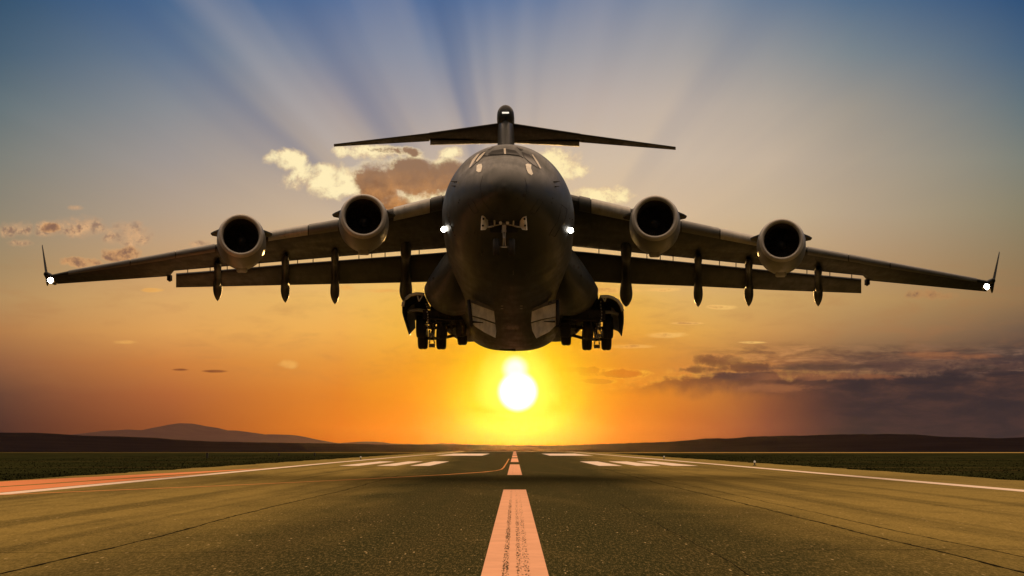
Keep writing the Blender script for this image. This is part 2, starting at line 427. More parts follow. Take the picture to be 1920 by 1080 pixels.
# ------------------------------------------------------------------ setting: ground, runway, hills
def crest(x): return 745 if abs(x) < 30 else (745-(abs(x)-30)/60*150 if abs(x) < 90 else 595)
def ground_z(x, y):
    c = crest(x); return 0 if y < c else -.006*(y-c)*min(1, (y-c)/300+.15)
bm = bmesh.new()
gx = sorted(set([-26000,-12000,-6000,-3000,-1500,-700,-300,-150,-90,-60,-30,30,60,90,150,300,700,1500,3000,6000,12000,26000]))
gy = [-3000,-300,0,60,200,400,595,620,660,700,745,780,820,900,1100,1500,2500,4500,9000,16000,26000]
g = [[bm.verts.new((x, y, ground_z(x, y) if y < 2500 else ground_z(x, 2500))) for x in gx] for y in gy]
for a, b in zip(g, g[1:]):
    for i in range(len(gx)-1): bm.faces.new((a[i], a[i+1], b[i+1], b[i]))
o = finish('ground', bm, 'grass'); o['kind'] = 'structure'
def sheet(name, polys, m, z, parent=None, sub=None):
    bm = bmesh.new()
    for poly in polys:
        bm.faces.new([bm.verts.new((p[0], p[1], z)) for p in poly])
    return finish(name, bm, m, parent)
bm = bmesh.new()
ys = [-120, 0, 100, 300, 600, 760]
def jag(y, s): return s*(26+.25*math.sin(y*.31)+.2*math.sin(y*.83+s))
yy = [-120]+[i*4 for i in range(0, 188)]
L_ = [bm.verts.new((jag(y, -1), y, .05)) for y in yy]; R_ = [bm.verts.new((jag(y, 1), y, .05)) for y in yy]
Lb = [bm.verts.new((jag(y, -1)-.15, y, -.1)) for y in yy]; Rb = [bm.verts.new((jag(y, 1)+.15, y, -.1)) for y in yy]
for i in range(len(yy)-1):
    bm.faces.new((L_[i], R_[i], R_[i+1], L_[i+1])); bm.faces.new((Lb[i], L_[i], L_[i+1], Lb[i+1])); bm.faces.new((R_[i], Rb[i], Rb[i+1], R_[i+1]))
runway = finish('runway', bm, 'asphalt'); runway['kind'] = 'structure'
ZP = .054
def rect(x0, x1, y0, y1, dx=0): return [(x0, y0), (x1, y0), (x1+dx, y1), (x0+dx, y1)]
def marking(name, poly, m, z=ZP):
    return sheet(name, [poly], m, z, runway)
for i, (a, b) in enumerate([(4,73),(111,178),(207,274),(297,366),(396,480),(510,585),(615,690)]):
    marking('centre_line_dash', rect(-.45, .455, a, b), 'peach' if i < 2 else 'peach2')
for x0, x1 in ((-16,-14.2),(-12.6,-10.85),(-9.55,-7.75),(7.7,9.8),(11.1,13.3),(14.4,16.7)):
    marking('touchdown_zone_bar', rect(x0, x1, 165, 215), 'white')
marking('aiming_point_bar', rect(-15.6, -6.4, 358, 468), 'white'); marking('aiming_point_bar', rect(6.9, 15.6, 358, 468), 'white')
marking('threshold_stripe', rect(-18, 19, 690, 712), 'white')
marking('edge_line', [(19.5,-60),(20.4,-60),(20.4,715),(19.5,715)], 'white')
marking('edge_line', [(-19.1,-60),(-18.3,-60),(-18.3,60),(-19.4,200),(-19.2,715),(-20.1,715),(-20.3,200),(-19.2,60)], 'white')
marking('shoulder_marking', [(-25.4,-60),(-22.4,-60),(-22.4,78),(-20.4,128),(-20.1,146),(-25.4,92)], 'orange')
marking('shoulder_line', [(-22.2,-60),(-19.3,-60),(-19.3,60),(-19.9,118),(-21.9,78)], 'orange')
# taxi lead line: a ribbon that bends onto the centre line
pts = [(-19,63),(-17.7,67),(-13,80),(-8.95,93.6),(-4.3,112),(-2.1,124),(-1.35,131),(-1.02,138),(-.92,150),(-.86,200),(-.82,262)]
bm = bmesh.new(); pr = None
for i, p in enumerate(pts):
    q0, q1 = pts[max(i-1,0)], pts[min(i+1,len(pts)-1)]
    dx, dy = q1[0]-q0[0], q1[1]-q0[1]; l = math.hypot(dx, dy); w = .20 if abs(dx)/l > .1 else .07
    nx, ny = -dy/l*w, dx/l*w
    v = (bm.verts.new((p[0]+nx*1.0, p[1]+ny*2.4, ZP+.004)), bm.verts.new((p[0]-nx*1.0, p[1]-ny*2.4, ZP+.004)))
    if pr: bm.faces.new((pr[0], pr[1], v[1], v[0]))
    pr = v
finish('taxi_lead_line', bm, 'yellow', runway)
def crack(path, w, name='crack_seam'):
    bm = bmesh.new(); pr = None; seed = random.random()*99
    fine = []
    for (x0, y0), (x1, y1) in zip(path, path[1:]):
        n = max(2, int(math.hypot(x1-x0, y1-y0)/.35))
        fine += [(x0+(x1-x0)*k/n, y0+(y1-y0)*k/n) for k in range(n)]
    fine.append(path[-1])
    along = abs(path[-1][1]-path[0][1]) > abs(path[-1][0]-path[0][0])
    drift = 0
    for i, p in enumerate(fine):
        drift = drift*.93+random.uniform(-.02, .02)
        ww = w*(.5+random.random()*.9)
        if along: a, b = (p[0]+drift-ww, p[1], ZP-.002), (p[0]+drift+ww, p[1], ZP-.002)
        else: a, b = (p[0], p[1]+drift*2-ww*1.6, ZP-.002), (p[0], p[1]+drift*2+ww*1.6, ZP-.002)
        v = (bm.verts.new(a), bm.verts.new(b))
        if pr: bm.faces.new((pr[0], pr[1], v[1], v[0]))
        pr = v
    finish(name, bm, 'tar', runway)
crack([(-6.95,18),(-6.85,36),(-7.0,53),(-6.8,70),(-6.95,110)], .034)
crack([(7.05,18),(6.9,36),(6.95,54),(6.8,80),(7.0,140)], .034)
crack([(8.1,18),(7.8,38),(7.85,60),(7.7,120),(7.8,160)], .022)
crack([(3.2,18),(3.15,40),(3.2,56)], .010)
crack([(-10.7,45),(-10.6,75)], .013); crack([(11.3,70),(11.2,120)], .016); crack([(-14.3,60),(-14.3,120)], .016)
crack([(-12,29.5),(-7,29.5),(-3.2,29.7)], .014); crack([(-6.9,41.9),(-3,41.7)], .012); crack([(-15,53),(-7,53)], .012)
crack([(4.6,30.3),(9.5,30.6)], .013); crack([(12.2,53),(16,53.1)], .02); crack([(2,37),(6.8,37)], .008)
crack([(6.9,66),(12,64)], .03); crack([(-3,34),(-.6,34)], .006)
# runway lights and posts beside the pavement
def edge_light(px_x, py_y, label, grp='low lamps along the runway edges'):
    e = empty('runway_edge_light', (px_x, py_y, .05), label, 'runway light', grp)
    bm = bmesh.new(); lathe(bm, Vector((px_x, py_y, .05)), Vector((0,0,1)), [(0,.001),(0,.16),(.05,.16),(.08,.06),(.22,.05),(.24,.10),(.27,.10),(.27,.001)], 16)
    finish('base', bm, 'dark', e, True, 40)
    bm = bmesh.new(); lathe(bm, Vector((px_x, py_y, .32)), Vector((0,0,1)), [(0,.001),(0,.09),(.10,.10),(.17,.07),(.2,.001)], 16)
    finish('lens', bm, 'weak', e, True)
edge_light(22.1, 167, 'low lamp with glowing lens on the right shoulder, nearest to the camera')
edge_light(21.0, 255, 'farther small lamp on the right shoulder beyond the three white bars')
edge_light(-20.8, 245, 'small lamp with glowing lens on the left shoulder near the white bars')
def post(x, y, h, label):
    e = empty('marker_post', (x, y, 0), label, 'post', 'dark posts in the meadow')
    bm = bmesh.new(); box(bm, (x, y, h/2-.02), (.28, .2, h)); finish('post_body', bm, 'dark', e)
    bm = bmesh.new(); box(bm, (x, y, h+.03), (.42, .3, .14)); finish('cap', bm, 'dark', e)
post(-48.5, 286, .75, 'dark post in the left meadow, the nearest and tallest of three')
post(-46, 354, .5, 'short dark post in the left meadow, middle one of three')
post(-39.7, 360, .5, 'short dark post in the left meadow closest to the runway')
# grass tufts on the verges
bm = bmesh.new()
for i in range(26000):
    s = random.choice((-1, 1)); y = 60+(random.random()**1.6)*340; x = s*(26.1+(random.random()**1.8)*45)
    h = random.uniform(.03, .10)*(1.3 if random.random() < .1 else 1); w = random.uniform(.03, .09)
    dx = random.uniform(-.1, .1)
    vs = [bm.verts.new((x-w, y, -.01)), bm.verts.new((x+w, y+random.uniform(-.08,.08), -.01)), bm.verts.new((x+dx, y+random.uniform(-.1,.1), h))]
    bm.faces.new(vs)
o = finish('grass', bm, 'grass'); o['kind'] = 'stuff'
o['label'] = 'dark green meadow grass growing along both runway verges'; o['category'] = 'grass'
def ridge(name, prof, Y, depth, m, rows=9, rough=1.0):
    """terrain rising from the plain to a skyline and falling behind it"""
    bm = bmesh.new(); xs = []; x = prof[0][0]
    while x <= prof[-1][0]: xs.append(x); x += 7
    px, py = [p[0] for p in prof], [p[1] for p in prof]; grid = []
    for k in range(rows*2+1):
        u = (k-rows)/rows; row = []
        for xx in xs:
            yy = Y+u*depth
            top = H+(CY-herm(px, py, xx))/F*Y
            base = -20
            f = math.cos(u*math.pi/2)**1.3 if abs(u) < 1 else 0
            n = math.sin(xx*.11+k*1.7)*math.sin(xx*.037+k)*.03*f*(0 if k == rows else 1)
            n2_ = (math.sin(xx*.23)*.35+math.sin(xx*.51+1)*.25+math.sin(xx*.9+2)*.15)*rough*Y/F*(1 if k == rows else 0)
            row.append(bm.verts.new(((xx-CX)/F*Y*(1+0*u), yy, base+(top-base)*(f+n*f)+n2_*1.0)))
        grid.append(row)
    for a, b in zip(grid, grid[1:]):
        for i in range(len(xs)-1): bm.faces.new((a[i], a[i+1], b[i+1], b[i]))
    o = finish(name, bm, m, None, True); o['kind'] = 'structure'
ridge('mountain', [(-900,834),(-300,822),(60,822),(110,815),(150,815),(200,812),(240,806),(290,807),(330,799),(357,794.5),(390,800),(420,807),(450,808),(500,815),(540,815),(590,825),(640,831),(668,829),(700,828),(740,832),(800,833),(835,831.5),(870,833),(960,835),(1060,836)], 15000, 3500, 'mountain')
ridge('hill', [(-1500,815),(-600,808),(0,811.5),(60,811.5),(110,816),(200,818),(240,819),(330,825),(400,828),(640,832),(760,834),(860,834),(965,836.5),(1060,835),(1130,832.5),(1280,827),(1330,822),(1370,822),(1410,818.5),(1500,817),(1560,815),(1640,814.5),(1665,818),(1750,820),(1830,823.5),(1860,823),(1920,820),(2300,812),(3200,818)], 7000, 3000, 'hill', rough=.7)

# thin evening haze over the plain: strongly forward scattering, so it glows towards the sun
bm = bmesh.new(); box(bm, (0, 8000, 90), (50000, 22100, 232))
hz = finish('haze', bm, 'line'); hz['kind'] = 'stuff'; hz['label'] = 'thin warm evening haze over the whole airfield plain'; hz['category'] = 'haze'
hm = bpy.data.materials.new('haze_air'); hm.use_nodes = True; ht = hm.node_tree; ht.nodes.clear()
ho = ht.nodes.new('ShaderNodeOutputMaterial'); hv = ht.nodes.new('ShaderNodeVolumePrincipled'); ht.links.new(hv.outputs[0], ho.inputs['Volume'])
hv.inputs['Color'].default_value = (.98, .72, .38, 1); hv.inputs['Density'].default_value = HAZE; hv.inputs['Anisotropy'].default_value = .96
hz.data.materials.clear(); hz.data.materials.append(hm)

# ------------------------------------------------------------------ the aircraft
A = empty('cargo_aircraft', (-.2, 96, 6.9), 'dark grey four engined military transport jet flying low over the runway with gear down', 'aircraft')
# fuselage stations: depth behind nose, centre x, top z, bottom z, half width, z of widest point
ST = [(0,-.44,12.70,12.66,.02,12.68),(.12,-.44,12.98,12.40,.32,12.68),(.5,-.43,13.30,12.16,.66,12.72),(1.2,-.42,13.66,11.92,1.10,12.76),(2.2,-.41,14.04,11.58,1.60,12.78),
      (3.4,-.39,14.42,11.12,2.10,12.76),(4.4,-.37,14.76,10.72,2.42,12.72),(5.2,-.36,15.20,10.42,2.62,12.68),(6.2,-.34,15.49,10.08,2.82,12.62),(7.6,-.32,15.60,9.72,3.00,12.56),(9,-.30,15.60,9.44,3.10,12.48),
      (12,-.28,15.22,9.02,3.11,12.10),(15,-.25,14.83,8.63,3.11,11.73),(20,-.18,14.17,7.97,3.11,11.07),(24,-.12,13.64,7.46,3.10,10.55),(28,-.10,13.12,7.27,3.0,10.2),
      (31,-.2,12.75,7.9,2.7,10.3),(35,-.35,12.3,9.2,2.0,10.8),(39,-.45,11.9,10.4,1.1,11.2),(42,-.5,11.6,11.0,.35,11.3)]
sx = [s[0] for s in ST]
def station(s): return [herm(sx, [k[i] for k in ST], s) for i in range(1, 6)]
def fus_ring(s, n=96):
    xc, zt, zb, hw, zc = station(s); pts = []
    for k in range(n):
        a = 2*math.pi*k/n; c, q = math.cos(a), math.sin(a)
        e = 1.0 if q > 0 else .92-.20*min(1, max(0, (s-12)/11))
        X = math.copysign(abs(c)**e, c)*hw; Z = (zt-zc)*abs(q) if q > 0 else -(zc-zb)*abs(q)**e
        pts.append(Vector((xc+X, 76+s, zc+Z)))
    return pts
ss_ = [0,.03,.07,.12,.2,.3,.42,.56,.72,.9,1.1,1.35,1.6,1.9,2.2,2.6,3,3.4,3.8,4.2,4.5,4.8,5.1,5.4,5.8,6.2,6.8,7.4,8.2,9,10,11,12,13.5,15,17,19,21,23,25,26.5,28,29.5,31,33,35,37,39,41,42]
bm = bmesh.new(); loft(bm, [fus_ring(s) for s in ss_])
fus = finish('fuselage', bm, 'skin', A, True)
bmf = bmesh.new(); bmf.from_mesh(fus.data); BV = {'fuselage': BVHTree.FromBMesh(bmf)}; bmf.free()
def onskin(px, py, off=.02, bv='fuselage'):
    o = Vector((0,0,H)); d = (W(px, py, 1)-o).normalized()
    loc, nrm, i, dist = BV[bv].ray_cast(o, d)
    if loc is None: return None
    if nrm.dot(d) > 0: nrm = -nrm
    return loc+nrm*off
def patch(name, poly, m, off=.02, cuts=3, parent=A, bv='fuselage'):
    bm = bmesh.new(); f = bm.faces.new([bm.verts.new((p[0], p[1], 0)) for p in poly])
    bmesh.ops.triangulate(bm, faces=bm.faces[:])
    bmesh.ops.subdivide_edges(bm, edges=bm.edges[:], cuts=cuts, use_grid_fill=True)
    bad = []
    for v in bm.verts:
        p = onskin(v.co.x, v.co.y, off, bv)
        if p is None: bad.append(v)
        else: v.co = p
    if bad: bmesh.ops.delete(bm, geom=bad, context='VERTS')
    return finish(name, bm, m, parent, True)
def skinline(name, path, m='line', r=.012, bv='fuselage', parent=A, close=False):
    pts = []
    if close: path = path+[path[0]]
    for (x0, y0), (x1, y1) in zip(path, path[1:]):
        n = max(2, int(math.hypot(x1-x0, y1-y0)/3))
        for k in range(n):
            p = onskin(x0+(x1-x0)*k/n, y0+(y1-y0)*k/n, .004, bv)
            if p: pts.append(p)
    bm = bmesh.new(); tube(bm, pts, r, 5); return finish(name, bm, m, parent, True)
# cockpit windows with pale frames
skins = [('cockpit_window', [(914,290.5),(923,283.5),(943.5,279.8),(944.6,288.6)]), ('cockpit_window', [(948.6,279.8),(966,282.8),(975.6,291.6),(949.2,288.8)]),
         ('side_window', [(978,285),(993,291),(1003,303),(1010,316),(996,307),(983,296)]), ('side_window', [(903,286),(911,284),(903,294),(892,306),(884,314),(893,298)]),
         ('eyebrow_window', [(967,274.5),(974,276),(981,281),(976,281.5)]), ('eyebrow_window', [(914,279.5),(923,274.5),(926,275.5),(917,281)])]
for n, p in skins: patch(n, p, 'glass', .022)
for p in ([(996.5,290.5),(999,291),(1008,304),(1014.5,316.5),(1012,317),(1005,305)], [(880,315),(886,301),(895,291),(900,288.5),(890,303),(883,314.5)],
          [(893,303),(899,294),(908,286.5),(911,285.5),(902,297),(895,304.5)]):
    patch('window_frame', p, 'glint', .03)
patch('centre_post', [(944.6,279),(948,279),(948.8,289.5),(945.4,289.5)], 'glint', .028, 2)
skinline('windscreen_seal', [(905,292),(913,292.5),(945,290),(949,290),(977,293.5),(984,299)], 'line', .02)
patch('pale_patch', [(894,311),(897,308.5),(903,307.5),(904.5,312),(902.5,322),(898,323.5),(893.5,321)], 'door_in', .015)
patch('pale_patch', [(985,309),(989,307),(996,309),(995.5,316),(999,326),(996,329),(990,325),(986.5,317),(988.5,313)], 'door_in', .015)
# small probes, sensor holes and panel joints on the nose
for p in [(905,365),(982.5,366)]:
    q = [(p[0]+3.4*math.cos(a*.7854), p[1]+3.4*math.sin(a*.7854)) for a in range(8)]
    patch('sensor_port', q, 'line', .012, 1)
for p in [(919,371),(970,372),(860,380),(1034,380),(862,375),(1036,372),(849,426),(1068,410),(842,408),(1073,412),(903,473),(853,441),(890,436),(876,437),(1030,440)]:
    q = [(p[0]+1.3*math.cos(a*1.05), p[1]+1.6*math.sin(a*1.05)) for a in range(6)]
    patch('rivet_port', q, 'line', .010, 1)
for sgn, pts in ((-1, [(854,341),(857,341),(854,349)]), (1, [(1038,341),(1041,341),(1040,350)])):
    for i, (a, b) in enumerate(pts):
        s = onskin(a, b, 0); e = onskin(a-4*sgn*-1, b+1, .12)
        if s and e:
            bm = bmesh.new(); tube(bm, [s, s+(e-s)*.5, e], [.03, .025, .015], 8); finish('pitot_probe', bm, 'line', A, True)
skinline('access_panel', [(876,376),(881,372),(886,374),(897,396),(895,400),(889,400),(884,394)], close=True, r=.008)
skinline('access_panel', [(1016,374),(1010,373),(1005,380),(994,396),(997,401),(1003,401),(1017,380)], close=True, r=.008)
skinline('crew_door', [(1053,384),(1063,392),(1060,410),(1048,430),(1040,444),(1031,438),(1045,415),(1051,398)], close=True, r=.012)
skinline('panel_joint', [(838,398),(843,420),(852,440)], r=.008)
skinline('radome_joint', [(905,330),(900,350),(905,376),(920,396),(945,402),(968,396),(985,376),(988,350),(983,330)], r=.006)
skinline('panel_joint', [(990,400),(1020,412),(1045,418)], r=.006)
skinline('panel_joint', [(902,470),(903,482)], 'steel', r=.012)
skinline('panel_joint', [(962,506),(962.5,518)], 'steel', r=.012)
for p in [(941.5,573),(941.5,578),(977.5,573),(977.5,578)]:
    q = [(p[0]-2.2,p[1]-.7),(p[0]+2.2,p[1]-.7),(p[0]+2.2,p[1]+.7),(p[0]-2.2,p[1]+.7)]
    patch('belly_fitting', q, 'glint', .02, 1)
# belly skids
for x0, x1, y in ((-1.95,-1.3,.05),(-.95,-.05,0),(1.3,1.95,.05)):
    bm = bmesh.new(); zz = station(27)[2]
    xm=(x0+x1)/2; st=station(27); box(bm, (xm+.1, 103.2, st[4]-(st[4]-st[2])*math.sqrt(1-((xm)/st[3])**2)-.01), (x1-x0, 1.2, .09), Matrix.Rotation(-xm*.14, 3, 'Y')); finish('belly_fairing', bm, 'dark', A)

# sponsons
def sponson(sd):
    rings = []
    data = [(12.0,2.55,.15,.2,11.1),(13,2.6,.35,.5,10.85),(14.5,2.7,.75,.9,10.55),(16.5,2.85,1.18,1.2,10.3),(18.5,2.98,1.48,1.35,10.2),(20.5,3.0,1.62,1.36,10.12),(22,2.95,1.62,1.30,10.2),(24,2.88,1.52,1.4,9.7),(27,2.68,1.5,1.45,9.35),(29.5,2.4,1.3,1.2,9.1),(32,1.8,.8,.8,9.2),(34,1.6,.2,.3,9.4)]
    dx = [d[0] for d in data]; bm = bmesh.new()
    s = 12.0
    while s <= 34:
        cx, rx, rz, cz = (herm(dx, [d[i] for d in data], s) for i in (1,2,3,4))
        xc = station(s)[0]
        ring = []
        for k in range(40):
            a = 2*math.pi*k/40; c, q = math.cos(a), math.sin(a)
            up = 1.45 if q > 0 else 1.0
            ring.append(Vector((xc+sd*(cx-.0+rx*(c if c > 0 else c*1.3)*(1 if q < 0 else 1-.62*q)), 76+s, cz+rz*q*up)))
        rings.append(ring); s += .5
    loft(bm, rings)
    o = finish('sponson', bm, 'skin', A, True)
    b2 = bmesh.new(); b2.from_mesh(o.data); BV['sp%d' % sd] = BVHTree.FromBMesh(b2); b2.free()
sponson(-1); sponson(1)

# wings
def naca(x, t): return 5*t*(.2969*math.sqrt(x)-.126*x-.3516*x*x+.2843*x**3-.1036*x**4)
XS = [0,.004,.012,.025,.045,.08,.13,.2,.3,.42,.55,.7,.85,1]
def airfoil(P0, P1, t, camber=.02):
    c = P1-P0; L = c.length; up = Vector((0,0,1)); up = (up-c.normalized()*up.dot(c.normalized())).normalized()
    top = [P0+c*x+up*(naca(x, t)+camber*math.sin(math.pi*x))*L for x in XS]
    bot = [P0+c*x+up*(-naca(x, t)*.9+camber*math.sin(math.pi*x)*.6)*L for x in XS]
    return top[::-1]+bot[1:-1] if False else top[::-1]+bot[1:]
def yle(px, L): return 91.5+(px-832)/(100-832)*11.5 if L else 91.5+(px-1085)/(1848-1085)*11.5
WING = {
 'L': dict(le=[(905,350),(832,368),(727,395),(635,414),(580,423),(511,435),(404,459.5),(125,509),(98,515)], te=[(905,461),(832,467),(751,472.5),(326,508.5),(318,518.5),(105,533),(98,533.5)], yte=lambda p: 101+(832-p)/(832-326)*3.0 if p > 322 else 104.5+(318-p)/(318-100)*1.0,
           flap=[(850,470,526),(822,473,528),(751,478.5,530),(560,493,534),(380,509,538),(330,513,539)], px=[905,832,780,727,681,635,580,511,453,404,360,326.5,318,250,180,125,98]),
 'R': dict(le=[(1010,352),(1085,370),(1184,393),(1276,415),(1350,431),(1420,446),(1512,464.5),(1640,487.5),(1833,523),(1850,526)], te=[(1010,458),(1097,465.5),(1180,474),(1618,517.5),(1626,526.5),(1842,546.5),(1850,547)], yte=lambda p: 101+(p-1085)/(1618-1085)*3.0 if p < 1622 else 104.5+(p-1626)/(1848-1626)*1.0,
           flap=[(1070,469,526.5),(1094,471,527.5),(1180,480,532),(1310,493,537),(1450,507,544),(1615,523,550)], px=[1010,1085,1140,1184,1230,1276,1350,1420,1466,1512,1560,1618,1626,1700,1780,1833,1850])}
def interp(tab, p, i=1):
    tab = sorted(tab); xs = [q[0] for q in tab]; ys = [q[i] for q in tab]
    return float(np.interp(p, xs, ys))
def wing_pts(S, p):
    w = WING[S]; y0 = yle(p, S == 'L'); y1 = w['yte'](p)
    P1 = W(p, interp(w['te'], p), y1)
    P0 = W(p, interp(w['le'], p), y0); ch = (P1-P0).length
    P0.z -= .021*ch
    P1.z += .004*ch
    u = abs(p-965)/870
    t = .125-.02*u
    return P0, P1, t
for S in 'LR':
    w = WING[S]; bm = bmesh.new()
    rings = [airfoil(*wing_pts(S, p)) for p in w['px']]
    if S == 'L': rings = rings
    loft(bm, rings)
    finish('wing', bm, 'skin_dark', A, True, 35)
    # slats: a shell wrapped over the leading edge, split in panels
    if S == 'L': spans = [(806,738,'slat'),(726,640,'slat_lit'),(634,579,'slat_lit'),(577,503,'slat'),(403,330,'slat_lit'),(328,245,'slat_lit'),(243,128,'slat_lit')]
    else: spans = [(1109,1182,'slat'),(1186,1276,'slat_lit'),(1278,1349,'slat_lit'),(1351,1420,'slat'),(1514,1590,'slat_lit'),(1592,1668,'slat_lit'),(1670,1832,'slat_lit')]
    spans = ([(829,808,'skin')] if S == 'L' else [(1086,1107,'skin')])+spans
    for a, b, m in spans:
        bm = bmesh.new(); rings = []
        for p in np.linspace(a, b, 6):
            P0, P1, t = wing_pts(S, float(p)); c = P1-P0; L = c.length
            up = Vector((0,0,1)); up = (up-c.normalized()*up.dot(c.normalized())).normalized()
            off = .035; o_ = []
            xs1 = [.11,.08,.05,.028,.014,.005,0]; xs2 = [.004,.012,.024,.042,.060]
            for x in xs1: o_.append(P0+c*(x-.006)+up*((naca(x,t)+.02*math.sin(math.pi*x))*L+off*(1 if x else 0)))
            for x in xs2: o_.append(P0+c*(x-.006)-up*((naca(x,t)*.9-.012*math.sin(math.pi*x))*L+off))
            inner = [q-c.normalized()*-.03 for q in o_[::-1]]
            inn = []
            for x in xs2[::-1]: inn.append(P0+c*(x+.002)-up*((naca(x,t)*.9-.012*math.sin(math.pi*x))*L+.008))
            for x in xs1[::-1]: inn.append(P0+c*(x+.002)+up*((naca(x,t)+.02*math.sin(math.pi*x))*L+.008))
            rings.append(o_+inn)
        loft(bm, rings)
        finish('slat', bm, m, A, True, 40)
    # flaps: four drooped panels
    tab = w['flap']; cuts = ([(848,762),(757,632),(624,540),(530,412),(404,330)] if S == 'L' else [(1074,1170),(1180,1304),(1314,1399),(1409,1529),(1539,1615)])
    for a, b in cuts:
        bm = bmesh.new(); rings = []
        for p in np.linspace(a, b, 5):
            p = float(p); y1 = w['yte'](p)
            rings.append(airfoil(W(p, interp(tab, p, 1)+2, y1+.30), W(p, interp(tab, p, 2), y1+3.6), .10, .03))
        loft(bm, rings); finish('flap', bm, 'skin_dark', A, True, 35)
    # thin brackets that bridge the slot between wing and flap
    for p in ([786,722,697,673,587,558,486,426,394,352] if S == 'L' else [1123,1213,1238,1262,1349,1380,1446,1513,1556,1597]):
        y1 = w['yte'](p); a = W(p, interp(w['te'], p)-3, y1-.4); b = W(p, interp(tab, p, 1)+5, y1+.5)
        bm = bmesh.new(); tube(bm, [a, b], .025, 6); finish('slot_bracket', bm, 'dark', A)
    for p in ([800,745,700,650,600,500] if S == 'L' else []): pass
    # flap track fairings: forward pod under the wing, aft pod drooping below the flap
    fair = ([(408,493,564),(535,478,567),(628,466,570),(761,440,568)] if S == 'L' else [(1534,505,574),(1404,487,574),(1309,480,575),(1174,447,574)])
    for p, yt, yb in fair:
        y1 = w['yte'](p); k = (1.0 if abs(p-965) > 250 else 1.35)
        bm = bmesh.new(); rings = []
        ytm = interp(w['te'], p)
        keys = [(0, yt, y1-3.4, .02), (.12, yt+(ytm-yt)*.4, y1-2.8, .16), (.28, ytm+1, y1-1.4, .24), (.42, ytm+14, y1+.3, .20), (.55, (ytm+yb)/2-2, y1+1.5, .20), (.68, yb-36, y1+2.6, .27), (.8, yb-22, y1+3.6, .30), (.9, yb-10, y1+4.4, .20), (1, yb, y1+5.2, .02)]
        tt = [q[0] for q in keys]
        for u in np.linspace(0, 1, 28):
            u = float(u); c = W(p, herm(tt, [q[1] for q in keys], u), herm(tt, [q[2] for q in keys], u)); rr = herm(tt, [q[3] for q in keys], u)*k
            rings.append([c+Vector((rr*.92*math.cos(2*math.pi*q/16), 0, rr*1.15*math.sin(2*math.pi*q/16)+(0 if u > .5 else .0))) for q in range(16)])
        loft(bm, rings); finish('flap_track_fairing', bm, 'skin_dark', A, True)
# ailerons: seam lines under the outer wing plus hinge fairings
for S, pts in (('L', [(318,519,104.6)]), ('R', [(1626,527,104.6)])):
    for p, y, Y in pts:
        bm = bmesh.new(); box(bm, W(p+(0 if S == 'L' else 0), y+2, Y), (.22, .5, .32)); box(bm, W(p+(9 if S == 'L' else -9)*0, y+4, Y-.1), (.08, .3, .3)); finish('hinge_bracket', bm, 'dark', A)
# winglets and wing-tip lamps
for S, tip, base in (('L', (79.5,458.5), [(86,513),(93,513)]), ('R', (1873.5,471.5), [(1856,527),(1863,527)])):
    bm = bmesh.new(); rings = []
    bx_ = (base[0][0]+base[1][0])/2; s = -1 if S == 'L' else 1
    for u in np.linspace(0, 1, 7):
        px = bx_+(tip[0]-bx_)*u; py = base[0][1]+8+(tip[1]-base[0][1]-8)*u
        y0 = 103.2+1.6*u; y1 = 105.6+.8*u; th = .10*(1-u*.75)
        c0 = W(px, py, y0); c1 = W(px+s*.5, py, y1); c1.z = c0.z-.25*(1-u)
        ring = []
        for k in range(14):
            a = 2*math.pi*k/14; q = (1-math.cos(a))/2
            ring.append(c0+(c1-c0)*q+Vector((math.sin(a)*th*(1.25-.6*q), 0, 0)))
        rings.append(ring)
    loft(bm, rings); finish('winglet', bm, 'skin_dark', A, True)
    # rounded tip body that carries the winglet and the lamp
    bm = bmesh.new(); e = W(98 if S == 'L' else 1850, 524 if S == 'L' else 536, 104.2)
    tube(bm, [e+Vector((0,-1.5,.25)), e+Vector((s*.05,-1.2,.2)), e+Vector((s*.08,-.4,.12)), e+Vector((s*.1,.4,.04)), e+Vector((s*.1,1.0,-.06)), e+Vector((s*.1,1.4,-.1))], [.04,.14,.22,.24,.18,.04], 14)
    finish('wing_tip', bm, 'skin_dark', A, True)
def lamp(px, py, Y, r, name='landing_light'):
    c = W(px, py, Y)
    bm = bmesh.new(); lathe(bm, c+Vector((0,.03,0)), Vector((0,1,0)), [(-.06,r*1.12),(-.06,r*1.3),(.15,r*1.35),(.5,r*.6),(.5,.001)], 24)
    hs = finish(name, bm, 'dark', A, True, 40)
    bm = bmesh.new(); lathe(bm, c, Vector((0,-1,0)), [(-.02,r*1.15),(.02,r*1.1),(.06,r*.8),(.09,.001)], 24)
    finish('lens', bm, 'lamp', hs, True)
lamp(95, 525.5, 102.5, .14); lamp(1850, 537.5, 102.5, .14)
pl = onskin(833.5, 431, .1); pr_ = onskin(1071, 432, .1)
lamp(832, 430, (pl.y if pl else 88)-.6, .11); lamp(1070, 432, (pr_.y if pr_ else 88)-.6, .11)

